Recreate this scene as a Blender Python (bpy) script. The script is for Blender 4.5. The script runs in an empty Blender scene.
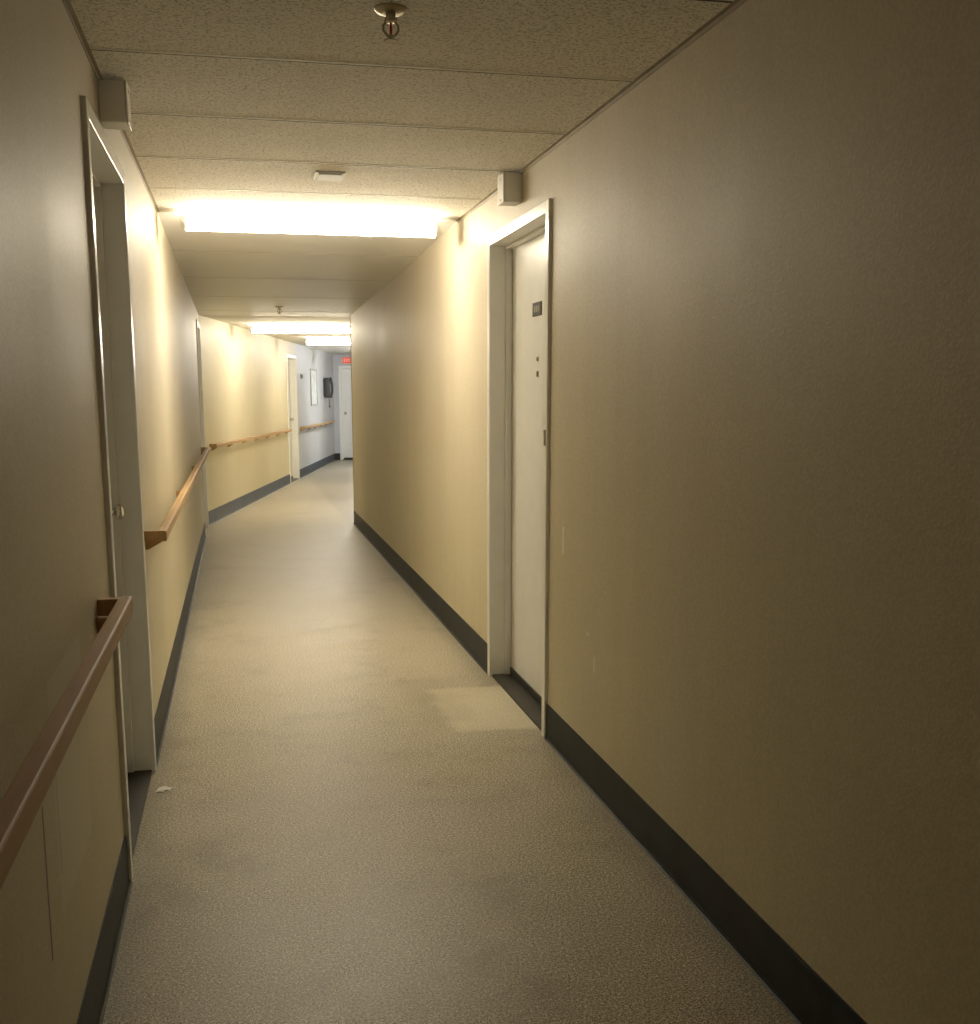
import bpy, bmesh, math
from mathutils import Vector, Matrix
C=bpy.context.scene.collection
XL,XR,H=-.378,1.237,2.391
H2=2.28
Y0=-3.5; YE=13.0
A0=Vector((-.378,13.15,0)); TH=math.atan2(2.43,12.6)
D=Vector((math.sin(TH),math.cos(TH),0)); N=Vector((math.cos(TH),-math.sin(TH),0))
# frame with local x = N (out of left angled wall), local y = D
MA=Matrix(((N.x,D.x,0,A0.x),(N.y,D.y,0,A0.y),(0,0,1,0),(0,0,0,1)))
I4=Matrix.Identity(4)
bpy.context.scene.view_settings.view_transform='Standard'
bpy.context.scene.view_settings.gamma=1.07

# ---------------------------------------------------------------- materials
def newmat(name):
    m=bpy.data.materials.new(name); m.use_nodes=True
    nt=m.node_tree; b=nt.nodes['Principled BSDF']
    return m,nt,b
def coords(nt,scale=(1,1,1)):
    tc=nt.nodes.new('ShaderNodeTexCoord'); mp=nt.nodes.new('ShaderNodeMapping')
    mp.inputs['Scale'].default_value=scale
    nt.links.new(tc.outputs['Object'],mp.inputs['Vector']); return mp.outputs[0]
def noise(nt,vec,scale,detail=3,rough=.55):
    n=nt.nodes.new('ShaderNodeTexNoise'); n.inputs['Scale'].default_value=scale
    n.inputs['Detail'].default_value=detail; n.inputs['Roughness'].default_value=rough
    nt.links.new(vec,n.inputs['Vector']); return n.outputs['Fac']
def ramp(nt,fac,stops):
    r=nt.nodes.new('ShaderNodeValToRGB'); e=r.color_ramp.elements
    while len(e)<len(stops): e.new(.5)
    for i,(p,c) in enumerate(stops):
        e[i].position=p; e[i].color=(*c,1) if len(c)==3 else c
    nt.links.new(fac,r.inputs[0]); return r.outputs[0]
def mix(nt,fac,a,b,mode='MIX'):
    n=nt.nodes.new('ShaderNodeMix'); n.data_type='RGBA'; n.blend_type=mode
    for s,v in((0,fac),(6,a),(7,b)):
        if hasattr(v,'is_output'): nt.links.new(v,n.inputs[s])
        else: n.inputs[s].default_value=v if s==0 else (*v,1)
    return n.outputs[2]
def math_(nt,op,a,b=0):
    n=nt.nodes.new('ShaderNodeMath'); n.operation=op
    for i,v in enumerate((a,b)):
        if hasattr(v,'is_output'): nt.links.new(v,n.inputs[i])
        else: n.inputs[i].default_value=v
    return n.outputs[0]
def bump(nt,b,fac,strength,dist=.002):
    n=nt.nodes.new('ShaderNodeBump'); n.inputs['Strength'].default_value=strength; n.inputs['Distance'].default_value=dist
    nt.links.new(fac,n.inputs['Height']); nt.links.new(n.outputs[0],b.inputs['Normal'])
def boxmask(nt,lims,soft=0.0,wob=0.0):
    """1 inside the box given in object coordinates: {axis:(lo,hi)}"""
    tc=nt.nodes.new('ShaderNodeTexCoord'); sx=nt.nodes.new('ShaderNodeSeparateXYZ')
    nt.links.new(tc.outputs['Object'],sx.inputs[0]); out=None
    w=math_(nt,'MULTIPLY',math_(nt,'SUBTRACT',noise(nt,tc.outputs['Object'],7,3),.5),wob) if wob else None
    for ax,(lo,hi) in lims.items():
        s=sx.outputs[ax]
        if w is not None: s=math_(nt,'ADD',s,w)
        for sgn,v in((1,lo),(-1,hi)):
            if soft:
                mr=nt.nodes.new('ShaderNodeMapRange'); mr.interpolation_type='SMOOTHSTEP'
                mr.inputs['From Min'].default_value=v-sgn*soft; mr.inputs['From Max'].default_value=v+sgn*soft
                nt.links.new(s,mr.inputs['Value']); g=mr.outputs[0]
            else: g=math_(nt,'GREATER_THAN' if sgn>0 else 'LESS_THAN',s,v)
            out=g if out is None else math_(nt,'MULTIPLY',out,g)
    return out

def wall_mat(name,c1,c2,marks=(),rough=.54,upper=None):
    m,nt,b=newmat(name); v=coords(nt)
    n1=noise(nt,v,1.3,4); n2=noise(nt,v,150,2); n3=noise(nt,coords(nt,(7,7,.35)),1.0,3)
    col=ramp(nt,n1,[(.3,c1),(.7,c2)])
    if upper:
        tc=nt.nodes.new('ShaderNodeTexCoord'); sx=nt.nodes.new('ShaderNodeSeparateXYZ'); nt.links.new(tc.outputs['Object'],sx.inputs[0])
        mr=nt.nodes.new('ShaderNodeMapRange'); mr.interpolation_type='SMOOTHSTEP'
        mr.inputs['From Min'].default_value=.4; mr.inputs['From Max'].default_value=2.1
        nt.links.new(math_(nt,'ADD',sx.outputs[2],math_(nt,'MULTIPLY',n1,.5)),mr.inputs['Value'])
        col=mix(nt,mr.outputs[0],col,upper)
    col=mix(nt,.12,col,ramp(nt,n3,[(.35,tuple(x*.75 for x in c1)),(.65,c2)]))
    sp=ramp(nt,n2,[(.40,(1,1,1)),(.62,(0,0,0))])
    bw=nt.nodes.new('ShaderNodeRGBToBW'); nt.links.new(sp,bw.inputs[0])
    col=mix(nt,math_(nt,'MULTIPLY',bw.outputs[0],.30),col,tuple(x*.55 for x in c1))
    for lims,c,f in marks:
        mk=math_(nt,'MULTIPLY',boxmask(nt,lims,.002,.01),f); col=mix(nt,mk,col,c)
    nt.links.new(col,b.inputs['Base Color'])
    rr=ramp(nt,n1,[(.3,(rough-.03,)*3),(.7,(rough+.04,)*3)]); nt.links.new(rr,b.inputs['Roughness'])
    b.inputs['Specular IOR Level'].default_value=.32
    h=math_(nt,'ADD',n2,math_(nt,'MULTIPLY',noise(nt,v,45,2),.3))
    bump(nt,b,h,.35,.0018)
    return m
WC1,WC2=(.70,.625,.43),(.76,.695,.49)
UP_LIGHT=(.68,.60,.47)  # same paint higher up: taupe of the mixed light put into the colour
M_wallR=wall_mat('wall_paint_beige',WC1,WC2,[({1:(4.36,4.374),2:(.82,.93)},(.95,.93,.85),.9),({1:(3.93,3.942),2:(.44,.5)},(.9,.88,.8),.7),({1:(4.0,4.04),2:(.56,.575)},(.9,.88,.8),.4)],upper=UP_LIGHT)
M_wallL=wall_mat('wall_paint_beige_worn',WC1,WC2,[({1:(2.13,2.145),2:(.40,.70)},(.10,.08,.06),.85),({1:(2.28,2.75),2:(.42,.9)},(.74,.71,.58),.55),({1:(2.3,2.315),2:(.5,.8)},(.3,.27,.2),.4)],upper=UP_LIGHT)
M_wallA=wall_mat('wall_paint_cream',WC1,WC2)
M_wallB=wall_mat('wall_pale_blue',(.62,.64,.68),(.70,.72,.76))  # pale blue tone for the last wall section and the end wall

def paint(name,c,rough=.4,var=.06,metal=0,bs=0,spec=.5):
    m,nt,b=newmat(name); v=coords(nt); n=noise(nt,v,9,4)
    nt.links.new(ramp(nt,n,[(.3,tuple(x*(1-var) for x in c)),(.7,tuple(min(1,x*(1+var)) for x in c))]),b.inputs['Base Color'])
    b.inputs['Roughness'].default_value=rough; b.inputs['Metallic'].default_value=metal
    b.inputs['Specular IOR Level'].default_value=spec
    if bs: bump(nt,b,noise(nt,v,220,2),bs,.001)
    return m
M_door=paint('door_paint_offwhite',(.90,.90,.88),.36,.03,bs=.15)
M_frame=paint('frame_paint_cream',(.93,.93,.90),.28,.03)
M_base=paint('vinyl_baseboard_slate',(.011,.016,.020),.55,.5,spec=.28)
M_baseB=paint('vinyl_baseboard_bluegrey',(.04,.058,.088),.45,.35,spec=.35)
M_black=paint('black_plastic',(.02,.02,.022),.35,.1)
M_thr=paint('threshold_dark_metal',(.03,.027,.022),.5,.3,.3)
M_chrome=paint('brushed_chrome',(.72,.70,.66),.16,.1,1)
M_brass=paint('aged_brass',(.42,.37,.27),.38,.15,.9)
M_dkmetal=paint('bronze_metal',(.30,.25,.18),.4,.2,.7)
M_white=paint('white_enamel',(.92,.91,.88),.35,.02)
M_plastic=paint('white_plastic',(.92,.91,.87),.4,.03)
M_grey=paint('grey_plastic',(.60,.60,.60),.5,.05)
M_frm=paint('pewter_frame',(.40,.39,.38),.5,.05)
M_tbar=paint('white_grid_metal',(.86,.83,.74),.5,.04)
M_tb2=paint('ceiling_seam_strip',(.62,.59,.52),.7,.1)  # slightly darker strips along the panel seams
M_gap=paint('shadow_gap_dark',(.07,.058,.04),.8,.5,spec=.1)
M_mould=paint('brown_edge_moulding',(.38,.32,.23),.55,.15)
M_paper=paint('paper',(.9,.89,.85),.8,.03)
M_red=paint('red_bulb',(.6,.03,.02),.15,.02)

def wood(name,c1,c2):
    m,nt,b=newmat(name); v=coords(nt,(14,.8,14)); n=noise(nt,v,3,6,.6)
    v2=coords(nt,(60,2.5,60)); n2=noise(nt,v2,4,3)
    col=ramp(nt,n,[(.3,c1),(.7,c2)])
    col=mix(nt,math_(nt,'MULTIPLY',n2,.5),col,tuple(x*.6 for x in c1))
    nt.links.new(col,b.inputs['Base Color']); b.inputs['Roughness'].default_value=.5
    b.inputs['Specular IOR Level'].default_value=.2
    bump(nt,b,n2,.15,.001)
    return m
M_wood=wood('oak_handrail_varnish',(.42,.24,.105),(.56,.34,.155))
M_wood2=wood('oak_handrail_varnish_light',(.48,.30,.14),(.60,.40,.20))

# floor
m,nt,b=newmat('speckled_vinyl_floor'); v=coords(nt)
big=noise(nt,v,.9,5,.6); fine=noise(nt,v,115,1,.5); fine2=noise(nt,v,230,1,.5); mid=noise(nt,v,2.4,8,.76)
col=ramp(nt,big,[(.3,(.45,.395,.265)),(.7,(.53,.47,.325))])
col=mix(nt,.8,col,ramp(nt,fine,[(.34,(.01,.008,.005)),(.45,(.33,.285,.20)),(.56,(.46,.405,.285)),(.66,(1,.96,.78))]),'MIX')
col=mix(nt,.5,col,ramp(nt,fine2,[(.40,(.015,.012,.009)),(.60,(.90,.83,.65))]))
stain=ramp(nt,mid,[(.34,(.68,.65,.60)),(.47,(.92,.91,.88)),(.62,(1.0,1.0,1.0))])
col=mix(nt,1.0,col,stain,'MULTIPLY')
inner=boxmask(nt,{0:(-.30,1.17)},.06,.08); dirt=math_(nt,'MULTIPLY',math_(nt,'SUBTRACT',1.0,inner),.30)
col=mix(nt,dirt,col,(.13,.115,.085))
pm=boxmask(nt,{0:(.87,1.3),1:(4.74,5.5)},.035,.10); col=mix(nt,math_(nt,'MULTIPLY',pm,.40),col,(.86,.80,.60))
pm2=boxmask(nt,{0:(.74,1.0),1:(4.9,5.75)},.06,.2); col=mix(nt,math_(nt,'MULTIPLY',pm2,.20),col,(.22,.18,.12))
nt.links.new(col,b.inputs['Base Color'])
nt.links.new(ramp(nt,mid,[(.3,(.36,)*3),(.7,(.48,)*3)]),b.inputs['Roughness'])
b.inputs['Specular IOR Level'].default_value=.42
bump(nt,b,fine,.15,.0006); M_floor=m

# ceiling tile
def ceil_mat(name,ca,cb,pit,rough=.8,spec=.25):
    m,nt,b=newmat(name); v=coords(nt)
    a=noise(nt,v,105,1,.5); f=noise(nt,coords(nt,(1,1.6,1)),58,4,.7)
    col=ramp(nt,noise(nt,v,2,3),[(.3,ca),(.7,cb)])
    pits=ramp(nt,a,[(.57,(0,0,0)),(.62,(1,1,1))]); fis=ramp(nt,f,[(.57,(0,0,0)),(.61,(1,1,1))])
    mx=mix(nt,1.0,pits,fis,'ADD')
    sep=nt.nodes.new('ShaderNodeRGBToBW'); nt.links.new(mx,sep.inputs[0])
    sc=math_(nt,'MINIMUM',sep.outputs[0],1)
    col=mix(nt,math_(nt,'MULTIPLY',sc,pit),col,(.28,.25,.20))
    nt.links.new(col,b.inputs['Base Color']); b.inputs['Roughness'].default_value=rough
    b.inputs['Specular IOR Level'].default_value=spec
    bump(nt,b,math_(nt,'MULTIPLY',sc,-1),.2*min(1,pit*2),.0010); return m
M_ceil=ceil_mat('acoustic_ceiling_tile',(.95,.91,.83),(.97,.94,.87),.60)
M_ceil2=ceil_mat('smooth_ceiling_brightened',(.96,.96,.95),(.98,.98,.97),.02,.42,.75)  # smooth, and whitened to put extra brightness past the first lamp into the surface
M_ceil3=ceil_mat('matte_ceiling_panel',(.84,.83,.80),(.88,.87,.84),.1)

def emis(name,c,s,base=(.9,.88,.8)):
    m,nt,b=newmat(name); b.inputs['Base Color'].default_value=(*base,1)
    b.inputs['Emission Color'].default_value=(*c,1); b.inputs['Emission Strength'].default_value=s
    b.inputs['Roughness'].default_value=.4
    v=coords(nt); n=noise(nt,v,3,1)
    r=ramp(nt,n,[(0,tuple(x*.97 for x in c)),(1,c)]); nt.links.new(r,b.inputs['Emission Color'])
    return m
E_warm=emis('lit_diffuser_warm',(1,.88,.65),66)
E_warm2=emis('lit_diffuser_warm_white',(1,.88,.67),70)
E_cool=emis('lit_diffuser_cool_hidden',(.94,.96,1),210)
E_dim=emis('lit_diffuser_dim',(1,.83,.63),4)
E_exit=emis('exit_sign_red_glow',(1,.10,.03),.6,(.35,.03,.015))

# ---------------------------------------------------------------- mesh helpers
def bm_box(bm,lo,hi,M=I4):
    vs=[bm.verts.new(M@Vector((x,y,z))) for x in(lo[0],hi[0]) for y in(lo[1],hi[1]) for z in(lo[2],hi[2])]
    for q in((0,1,3,2),(4,6,7,5),(0,4,5,1),(2,3,7,6),(0,2,6,4),(1,5,7,3)):
        bm.faces.new([vs[i] for i in q])
def finish(bm,name,mat,loc=None,smooth=False,bevel=0,seg=2,parent=None,rot=False,**props):
    bmesh.ops.recalc_face_normals(bm,faces=bm.faces)
    me=bpy.data.meshes.new(name)
    L=Vector(loc) if loc is not None else Vector((0,0,0))
    B=Matrix.Translation(L)
    if rot: B=B@Matrix.Rotation(-TH,4,'Z')
    bmesh.ops.transform(bm,matrix=B.inverted(),verts=bm.verts)
    bm.to_mesh(me); bm.free()
    o=bpy.data.objects.new(name,me); C.objects.link(o)
    o.location=L
    if rot: o.rotation_euler=(0,0,-TH)
    me.materials.append(mat)
    if smooth:
        for p in me.polygons: p.use_smooth=True
        try: me.set_sharp_from_angle(angle=math.radians(40))
        except Exception: pass
    if bevel:
        md=o.modifiers.new('bevel','BEVEL'); md.width=bevel; md.segments=seg; md.limit_method='ANGLE'
    if parent is not None:
        o.parent=parent; o.matrix_parent_inverse=parent.matrix_basis.inverted()
    for k,vv in props.items(): o[k]=vv
    return o
def boxes(name,mat,bl,M=I4,**k):
    bm=bmesh.new()
    for lo,hi in bl: bm_box(bm,lo,hi,M)
    return finish(bm,name,mat,rot=(M is not I4),**k)
def lathe(bm,prof,M=I4,n=24,cap=True):
    rings=[]
    for r,z in prof:
        rings.append([bm.verts.new(M@Vector((r*math.cos(2*math.pi*i/n),r*math.sin(2*math.pi*i/n),z))) for i in range(n)])
    for a,b_ in zip(rings,rings[1:]):
        for i in range(n): bm.faces.new((a[i],a[(i+1)%n],b_[(i+1)%n],b_[i]))
    if cap:
        bm.faces.new(rings[0][::-1]); bm.faces.new(rings[-1])
def extrude(bm,prof,a,b_,M=I4):
    """profile in (x,z), swept along y from a to b"""
    r=[[bm.verts.new(M@Vector((x,y,z))) for x,z in prof] for y in(a,b_)]
    n=len(prof)
    for i in range(n): bm.faces.new((r[0][i],r[0][(i+1)%n],r[1][(i+1)%n],r[1][i]))
    bm.faces.new(r[0][::-1]); bm.faces.new(r[1])
def tube(bm,pts,r,n=10,M=I4):
    rings=[]
    for i,p in enumerate(pts):
        p=Vector(p); t=(Vector(pts[min(i+1,len(pts)-1)])-Vector(pts[max(i-1,0)])).normalized()
        u=t.orthogonal().normalized() if i==0 else (u-t*u.dot(t)).normalized()
        w=t.cross(u)
        rings.append([bm.verts.new(M@(p+r*(math.cos(2*math.pi*k/n)*u+math.sin(2*math.pi*k/n)*w))) for k in range(n)])
    for a,b_ in zip(rings,rings[1:]):
        for k in range(n): bm.faces.new((a[k],a[(k+1)%n],b_[(k+1)%n],b_[k]))
    bm.faces.new(rings[0][::-1]); bm.faces.new(rings[-1])
S=dict(kind='structure')

# ---------------------------------------------------------------- shell
T=.14
ang_len=12.83; W=1.615
def opening_wall(a,b_,ops,x0,x1,top):
    out=[];y=a
    for lo,hi,hd in ops:
        out.append(((x0,y,0),(x1,lo,top))); out.append(((x0,lo,hd),(x1,hi,top))); y=hi
    out.append(((x0,y,0),(x1,b_,top))); return out
FR=.05
LD=(3.41,4.51); RD=(4.58,5.74); LD2=(12.12,13.08)
def op(d,head=2.2): return (d[0]+FR*.6,d[1]-FR*.6,head-FR*.6)
boxes('wall_left',M_wallL,opening_wall(Y0,13.15,[op(LD,2.225),op(LD2,2.17)],XL-T,XL,H+.02),**S)
boxes('wall_right',M_wallR,opening_wall(Y0,YE,[op(RD)],XR,XR+T,H+.02),**S)
boxes('wall_back',M_wallA,[((XL-T,Y0-.1,0),(XR+T,Y0,H+.02))],**S)
boxes('floor',M_floor,[((-1,Y0-.2,-.1),(5.2,28,0))],**S)
YS=3.59+.75*4
YM=YE+.15
boxes('ceiling',M_ceil,[((XL-T,Y0-.2,H),(XR+T,YS,H+.1))],**S)
# the ceiling falls gently towards the bend; slope added, also catches more lamp light
bm=bmesh.new()
vs=[bm.verts.new(p) for p in((XL-T,YS,H),(XR+T,YS,H),(XR+T,YM,H2),(XL-T,YM,H2),(XL-T,YS,H+.1),(XR+T,YS,H+.1),(XR+T,YM,H2+.2),(XL-T,YM,H2+.2))]
for q in((0,1,2,3),(4,5,6,7),(0,1,5,4),(1,2,6,5),(2,3,7,6),(3,0,4,7)): bm.faces.new([vs[i] for i in q])
finish(bm,'ceiling_middle',M_ceil2,**S)
boxes('ceiling_far',M_ceil3,[((-1,YM,H2),(5.2,28,H2+.2))],**S)
AD=(6.15,7.2)
boxes('wall_angled_left',M_wallA,opening_wall(0,AD[1]+.02,[(AD[0]+.03,AD[1]-.03,2.04)],-T,0,H2+.02),M=MA,**S)
boxes('wall_angled_left_blue',M_wallB,[((-T,AD[1]+.02,0),(0,ang_len,H2+.02))],M=MA,**S)
boxes('wall_angled_right',M_wallA,[((W,.12,0),(W+T,ang_len,H2+.02))],M=MA,**S)
boxes('wall_end',M_wallB,[((-T,ang_len,0),(.12,ang_len+.12,H2+.02)),((.12,ang_len,2.02),(1.1,ang_len+.12,H2+.02)),((1.1,ang_len,0),(W+T,ang_len+.12,H2+.02))],M=MA,**S)

# baseboards (coved vinyl)
def basebd(name,mat,x,sgn,spans,M=I4,h=.15):
    bm=bmesh.new()
    prof=[(0,0),(.016,0),(.010,.004),(.006,.014),(.005,h-.004),(.003,h),(0,h)]
    prof=[(x+sgn*px,pz) for px,pz in prof]
    for a,b_ in spans: extrude(bm,prof,a,b_,M)
    return finish(bm,name,mat,rot=(M is not I4),**S)
basebd('baseboard_left',M_base,XL,1,[(Y0,LD[0]),(LD[1],LD2[0]),(LD2[1],13.15)])
basebd('baseboard_right',M_base,XR,-1,[(Y0,RD[0]),(RD[1],YE)])
basebd('baseboard_angled_left',M_baseB,0,1,[(0,AD[0]),(AD[1],ang_len)],M=MA)
basebd('baseboard_angled_right',M_base,W,-1,[(.2,ang_len)],M=MA)
boxes('baseboard_end',M_black,[((.0,ang_len-.006,0),(.12,ang_len,.15)),((1.1,ang_len-.006,0),(W,ang_len,.15))],M=MA,**S)

# ceiling grid: thin light bars with a dark gap beside each
ys=[3.59+.75*k for k in range(-9,5)]
boxes('trim_1',M_tbar,[((XL,y-.009,H-.0016),(XR,y+.006,H+.003)) for y in ys],**S)
boxes('trim_2',M_gap,[((XL,y+.006,H-.0010),(XR,y+.016+.002*(k%3),H+.003)) for k,y in enumerate(ys[:-1])],**S)
def zc_(y): return H+(H2-H)*(y-YS)/(YM-YS)
boxes('trim_5',M_tb2,[((XL,ys[-1]+1.5*k-.008,zc_(ys[-1]+1.5*k)-.0008),(XR,ys[-1]+1.5*k+.008,zc_(ys[-1]+1.5*k)+.003)) for k in range(1,5)],**S)
bm=bmesh.new()
for x,s in((XL,1),(XR,-1)):
    extrude(bm,[(x,H),(x+s*.014,H),(x+s*.014,H-.002),(x+s*.002,H-.002),(x+s*.002,H-.014),(x,H-.014)],Y0,YS)
finish(bm,'trim_3',M_mould,**S)
boxes('trim_4',M_tb2,[((0,.35+1.4*k,H2-.0006),(W,.364+1.4*k,H2+.003)) for k in range(9)],M=MA,**S)

# ---------------------------------------------------------------- doors
def make_door(idx,xw,sgn,d,knob_far,M=I4,top=2.2,thr=True):
    """xw wall face x; sgn: +1 when the recess goes to +x"""
    lo,hi=d; w=FR; dep=.10
    def X(v): return xw+sgn*v
    def bx(a,b_,c,dd,e,f): 
        xa,xb=sorted((X(a),X(b_))); return ((xa,c,e),(xb,dd,f))
    leaf=boxes('door_%d'%idx,M_door,[bx(dep,dep+.045,lo+w+.004,hi-w-.004,.012,top-w-.004)],M=M,bevel=.003,loc=M@Vector((X(dep),(lo+hi)/2,0)),**S)
    fr=[bx(-.014,dep+.05,lo,lo+w,0,top),bx(-.014,dep+.05,hi-w,hi,0,top),bx(-.014,dep+.05,lo+w,hi-w,top-w,top)]
    fr+= [bx(dep-.035,dep-.002,lo+w,lo+w+.014,0,top-w),bx(dep-.035,dep-.002,hi-w-.014,hi-w,0,top-w),bx(dep-.035,dep-.002,lo+w+.014,hi-w-.014,top-w-.014,top-w)]
    boxes('door_frame',M_frame,fr,M=M,bevel=.003,parent=leaf)
    if thr: boxes('threshold',M_thr,[bx(.0,dep+.05,lo+w,hi-w,0,.011)],M=M,parent=leaf)
    if thr: boxes('door_sweep',M_black,[bx(dep-.008,dep,lo+w+.02,hi-w-.02,.014,.05)],M=M,parent=leaf)
    yk=(hi-w-.07) if knob_far else (lo+w+.07)
    R=Matrix.Translation((X(dep),yk,1.02))@Matrix.Rotation(sgn*-math.pi/2,4,'Y')
    bm=bmesh.new(); lathe(bm,[(.033,0),(.033,.004),(.028,.007),(.012,.010),(.011,.022),(.018,.027),(.027,.033),(.029,.042),(.026,.051),(.016,.057),(.001,.058)],M@R,28)
    finish(bm,'knob',M_chrome,smooth=True,parent=leaf)
    yh=(lo+w+.002) if knob_far else (hi-w-.002)
    for z in(.28,1.1,1.92):
        bm=bmesh.new(); lathe(bm,[(.007,-.05),(.007,.05)],M@Matrix.Translation((X(dep-.006),yh,z)),12)
        finish(bm,'hinge',M_brass,smooth=True,parent=leaf)
    return leaf
d1=make_door(1,XL,-1,LD,True,top=2.225)
d2=make_door(2,XR,1,RD,False,top=2.2)
d3=make_door(3,XL,-1,LD2,True,top=2.17)
d4=make_door(4,0,-1,AD,True,M=MA,top=2.07)
# end door (faces the camera)
ME=MA@Matrix.Translation((.61,ang_len,0))@Matrix.Rotation(math.pi/2,4,'Z')
d5=make_door(5,0,1,(-.49,.49),True,M=ME,top=2.04)

# fittings on the numbered door
xd=XR+.10
boxes('number_plate',M_black,[((xd-.005,5.11,1.79),(xd,5.26,1.85))],bevel=.001,parent=d2)
boxes('number_plate_lettering',M_brass,[((xd-.0062,5.142+k*.032,1.807),(xd-.005,5.156+k*.032,1.834)) for k in range(3)],parent=d2)
bm=bmesh.new(); lathe(bm,[(.012,0),(.012,.004),(.008,.008),(.004,.008)],Matrix.Translation((xd,5.17,1.60))@Matrix.Rotation(-math.pi/2,4,'Y'),18)
finish(bm,'peephole',M_brass,smooth=True,parent=d2)
boxes('door_knocker',M_dkmetal,[((xd-.006,5.158,1.52),(xd,5.182,1.545))],bevel=.002,parent=d2)
boxes('latch_plate',M_white,[((XR-.022,4.60,1.235),(XR-.012,4.645,1.30))],bevel=.003,parent=d2)

# ---------------------------------------------------------------- boxes above the doors
def call_box(x,sgn,y0,label):
    a,b_=sorted((x,x+sgn*.078))
    base=boxes('signal_box',M_plastic,[((a,y0,2.26),(b_,y0+.11,H-.010))],bevel=.004,loc=(x,y0+.055,2.31),
        label=label,category='electrical box',group='boxes above the doors')
    c,d=sorted((x+sgn*.078,x+sgn*.084))
    boxes('cover_plate',M_white,[((c,y0-.002,2.258),(d,y0+.112,H-.009))],bevel=.002,parent=base)
    for z in(2.275,2.36):
        bm=bmesh.new(); lathe(bm,[(.005,0),(.005,.001),(.003,.002)],Matrix.Translation((x+sgn*.084,y0+.055,z))@Matrix.Rotation(sgn*math.pi/2,4,'Y'),12)
        finish(bm,'screw',M_grey,parent=base)
call_box(XL,1,3.88,'cream box above the white door by the lower handrail')
call_box(XR,-1,5.08,'small cream box fixed above the numbered white door')

# ---------------------------------------------------------------- handrails
def handrail(x,y0,y1,M,mat,label,ret=(True,True),top=.917,nb=None,step=.82,e0=.12,h=.042):
    o=.086; th=.034
    xi=x+o-th; xo=x+o; z0=top-h
    prof=[(xi,z0+.002),(xi+.002,z0),(xo-.003,z0),(xo,z0+.003),(xo,top-.004),(xo-.004,top),(xi+.002,top),(xi,top-.002)]
    bm=bmesh.new(); extrude(bm,prof,y0,y1,M)
    for e,yy in((ret[0],y0),(ret[1],y1)):
        if e:
            ya,yb=(yy,yy+th) if yy==y0 else (yy-th,yy)
            bm_box(bm,(x,ya,z0+.001),(xi+.001,yb,top-.001),M)
    r=finish(bm,'handrail',mat,loc=M@Vector((x,(y0+y1)/2,0)),rot=(M is not I4),bevel=.0015,label=label,category='handrail',group='wooden corridor handrails')
    n=nb or max(2,round((y1-y0)/step)); 
    for k in range(n):
        yb=y0+e0+(y1-y0-2*e0)*k/(n-1)
        bm=bmesh.new()
        p=[(x,z0+.002),(xo-.014,z0+.002),(xo-.018,z0-.006),(x+.012,z0-.038),(x,z0-.038)]
        extrude(bm,p,yb-.010,yb+.010,M)
        finish(bm,'bracket',mat,parent=r,bevel=.002)
    return r
handrail(XL,-1.2,3.14,I4,M_wood,'reddish-brown wooden handrail ending before the white door frame',nb=3,e0=.06,h=.046)
handrail(XL,4.66,12.0,I4,M_wood2,'long varnished oak handrail between two doors',nb=4,e0=.06)
handrail(0,.25,5.95,MA,M_wood2,'oak handrail with wooden brackets on the cream angled wall',top=.89)
handrail(0,7.45,12.2,MA,M_wood2,'oak handrail on the pale blue-grey wall',top=.88)

# ---------------------------------------------------------------- light fixtures
def fixture(cx,cy,zc,ang,L,E,label):
    M=Matrix.Translation((cx,cy,zc))@Matrix.Rotation(ang+math.pi/2,4,'Z')
    bm=bmesh.new()
    w=.03
    extrude(bm,[(-w,0),(-w,-.036),(-w+.006,-.042),(w-.006,-.042),(w,-.036),(w,0)],-L/2+.03,L/2-.03,M)
    root=finish(bm,'ceiling_light',M_white,loc=(cx,cy,zc),label=label,category='light fixture',group='fluorescent ceiling lights')
    def ring(rx,rz): 
        a0=math.radians(30)
        return [(rx*math.sin(a),-.071+rz*math.cos(a)) for a in [a0+(2*math.pi-2*a0)*i/20 for i in range(21)]]
    bm=bmesh.new()
    extrude(bm,ring(.044,.033),-L/2+.02,L/2-.02,M)
    finish(bm,'diffuser',E,smooth=True,parent=root)
    for s in(-1,1):
        bm=bmesh.new()
        a,b_=sorted((s*(L/2-.02),s*(L/2+.004))); extrude(bm,ring(.048,.037),a,b_,M)
        finish(bm,'end_cap',M_white,smooth=True,parent=root)
fixture(.43,6.50,H,0,1.36,E_warm,'long glowing fluorescent light across the tiled ceiling')
fixture(.80,14.75,H2,-TH,1.24,E_warm2,'glowing fluorescent light just past the corridor bend')
fixture(1.66,18.1,H2,-TH,1.24,E_warm2,'glowing fluorescent light over the angled corridor')
fixture(2.66,22.3,H2,-TH,.62,E_cool,'unseen short cool light moved behind the corner to brighten the end door')  # light moved out of view and boosted to brighten the end door
fixture(.43,-2.6,H,0,1.36,E_dim,'dim fluorescent light at the near end of the corridor')

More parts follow.
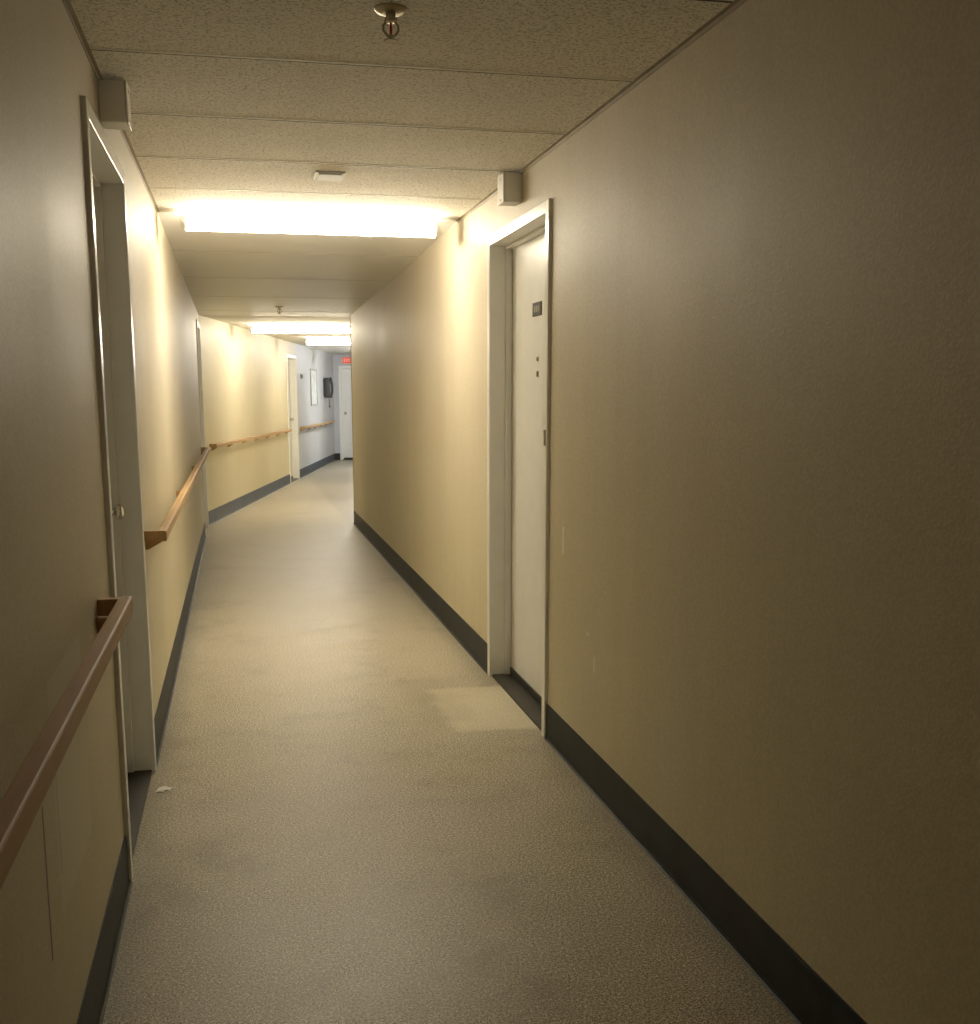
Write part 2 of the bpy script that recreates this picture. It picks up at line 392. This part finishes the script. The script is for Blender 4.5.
# ---------------------------------------------------------------- sprinklers
def sprinkler(x,y,z,label):
    M=Matrix.Translation((x,y,z))@Matrix.Rotation(math.pi,4,'X')
    bm=bmesh.new(); lathe(bm,[(.042,0),(.042,.003),(.036,.009),(.02,.013),(.016,.013)],M,32)
    r=finish(bm,'fire_sprinkler',M_brass,loc=(x,y,z),smooth=True,label=label,category='sprinkler',group='ceiling sprinklers')
    bm=bmesh.new(); lathe(bm,[(.012,.012),(.012,.022),(.016,.022),(.016,.032),(.01,.034)],M,6)
    for s in(-1,1): tube(bm,[(s*.010,0,.03),(s*.019,0,.040),(s*.019,0,.052),(s*.008,0,.066)],.0032,8,M)
    lathe(bm,[(.007,.062),(.007,.074)],M,12)
    finish(bm,'sprinkler_frame',M_brass,smooth=True,parent=r)
    bm=bmesh.new(); lathe(bm,[(.0025,.034),(.0035,.045),(.0035,.055),(.002,.063)],M,10); finish(bm,'glass_bulb',M_red,smooth=True,parent=r)
    bm=bmesh.new()
    n=16; c0=bm.verts.new(M@Vector((0,0,.076))); c1=bm.verts.new(M@Vector((0,0,.074))); A=[];B=[]
    for i in range(n*2):
        rr=.019 if (i%2==0) else .014; a=math.pi*i/n
        A.append(bm.verts.new(M@Vector((rr*math.cos(a),rr*math.sin(a),.076)))); B.append(bm.verts.new(M@Vector((rr*math.cos(a),rr*math.sin(a),.074))))
    for i in range(2*n):
        j=(i+1)%(2*n); bm.faces.new((c0,A[i],A[j])); bm.faces.new((c1,B[j],B[i])); bm.faces.new((A[i],B[i],B[j],A[j]))
    finish(bm,'deflector',M_brass,parent=r)
sprinkler(.41,3.08,H,'metal pendant fire sprinkler in a tiled ceiling')
sprinkler(.44,12.0,zc_(12.0),'metal pendant fire sprinkler near the corridor bend')

# small grey ceiling sensor plate
r=boxes('ceiling_sensor',M_grey,[((.365,5.26,H-.008),(.495,5.44,H))],bevel=.003,loc=(.43,5.35,H),label='small grey rectangular sensor plate on a ceiling tile',category='sensor')
boxes('sensor_cover',M_grey,[((.38,5.28,H-.013),(.48,5.42,H-.008))],bevel=.002,parent=r)

# paper scrap: creased flat square
bm=bmesh.new()
G=[[bm.verts.new((-.352+.016*i+.006*j,4.222+.018*j-.004*i,.0012+.004*((i*7+j*5)%3==1))) for i in range(4)] for j in range(4)]
for j in range(3):
    for i in range(3):
        if (i,j)!=(2,0): bm.faces.new((G[j][i],G[j][i+1],G[j+1][i+1],G[j+1][i]))
o=finish(bm,'paper_scrap',M_paper,loc=(-.32,4.245,0),label='tiny creased white paper scrap on the floor',category='litter')
md=o.modifiers.new('s','SOLIDIFY'); md.thickness=.001

# ---------------------------------------------------------------- far wall fittings
def fa(y0,y1,z0,z1,x0,x1): return ((x0,y0,z0),(x1,y1,z1))
M_note=paint('notice_print',(.66,.68,.68),.5,.2)
r=boxes('framed_notice',M_frm,[fa(9.0,9.9,1.22,1.90,.001,.006),fa(9.0,9.9,1.22,1.25,.006,.02),fa(9.0,9.9,1.87,1.90,.006,.02),fa(9.0,9.03,1.25,1.87,.006,.02),fa(9.87,9.9,1.25,1.87,.006,.02)],M=MA,loc=MA@Vector((.001,9.45,1.55)),label='framed notice on the pale blue-grey wall',category='picture frame')
boxes('notice_sheet',M_note,[fa(9.03,9.87,1.25,1.87,.006,.010)],M=MA,parent=r)
r=boxes('room_sign',M_black,[fa(7.75,8.0,1.70,1.78,0,.012)],M=MA,bevel=.002,loc=MA@Vector((0,7.9,1.74)),label='small dark sign plate beside a corridor door',category='sign')
boxes('sign_border',M_plastic,[fa(7.76,7.99,1.705,1.71,.012,.013),fa(7.76,7.99,1.77,1.775,.012,.013)],M=MA,parent=r)
# wall telephone
r=boxes('wall_telephone',M_black,[fa(11.0,11.26,1.36,1.76,0,.13)],M=MA,bevel=.045,seg=5,loc=MA@Vector((0,11.1,1.55)),label='black wall telephone with handset on the blue-grey wall',category='telephone')
bm=bmesh.new()
tube(bm,[(.155,11.06,1.40),(.175,11.06,1.48),(.175,11.06,1.64),(.155,11.06,1.72)],.024,10,MA)
lathe(bm,[(.03,-.02),(.038,0),(.03,.02)],MA@Matrix.Translation((.15,11.06,1.39))@Matrix.Rotation(math.pi/2,4,'Y'),16)
lathe(bm,[(.03,-.02),(.038,0),(.03,.02)],MA@Matrix.Translation((.15,11.06,1.73))@Matrix.Rotation(math.pi/2,4,'Y'),16)
finish(bm,'handset',M_black,smooth=True,parent=r)
bm=bmesh.new()
tube(bm,[(.11+.012*math.cos(i*.9),11.06+.03*math.sin(math.pi*i/70)+.012*math.sin(i*.9),1.37-.2*math.sin(math.pi*i/70)) for i in range(71)],.006,6,MA)
finish(bm,'cord',M_black,smooth=True,parent=r)

# exit sign above the end door
bl=[((.21,ang_len-.05,2.085),(.47,ang_len,2.22))]
r=boxes('exit_sign',M_white,bl,M=MA,bevel=.004,loc=MA@Vector((.34,ang_len,2.15)),label='glowing red exit sign above the end door',category='exit sign')
boxes('sign_face',E_exit,[((.216,ang_len-.053,2.091),(.464,ang_len-.05,2.214))],M=MA,parent=r)
cu=bpy.data.curves.new('lettering','FONT'); cu.body='EXIT'; cu.size=.095; cu.extrude=.001; cu.align_x='CENTER'; cu.align_y='CENTER'
to=bpy.data.objects.new('tmp',cu); C.objects.link(to)
dg=bpy.context.evaluated_depsgraph_get(); me=bpy.data.meshes.new_from_object(to.evaluated_get(dg)); bpy.data.objects.remove(to)
me.transform(MA@Matrix.Translation((.34,ang_len-.0545,2.152))@Matrix.Rotation(math.pi/2,4,'X'))
to=bpy.data.objects.new('lettering',me); C.objects.link(to); me.materials.clear(); me.materials.append(M_white)
to.parent=r; to.matrix_parent_inverse=r.matrix_basis.inverted()

# ---------------------------------------------------------------- camera
yaw,p=.2123,.1788
sy,cy,sp,cp=math.sin(yaw),math.cos(yaw),math.sin(p),math.cos(p)
F=Vector((sy*cp,cy*cp,-sp));R=Vector((cy,-sy,0));U=R.cross(F)
cd=bpy.data.cameras.new('camera'); cam=bpy.data.objects.new('camera',cd); C.objects.link(cam)
cam.matrix_world=Matrix(((R.x,U.x,-F.x,0),(R.y,U.y,-F.y,0),(R.z,U.z,-F.z,1.445),(0,0,0,1)))
cd.sensor_fit='VERTICAL'; cd.sensor_height=36; cd.lens=1153.5/1024*36; cd.shift_y=90/1024; cd.clip_start=.02
bpy.context.scene.camera=cam
w=bpy.data.worlds.new('world'); bpy.context.scene.world=w; w.use_nodes=True
w.node_tree.nodes['Background'].inputs[0].default_value=(.5,.4,.25,1); w.node_tree.nodes['Background'].inputs[1].default_value=.05
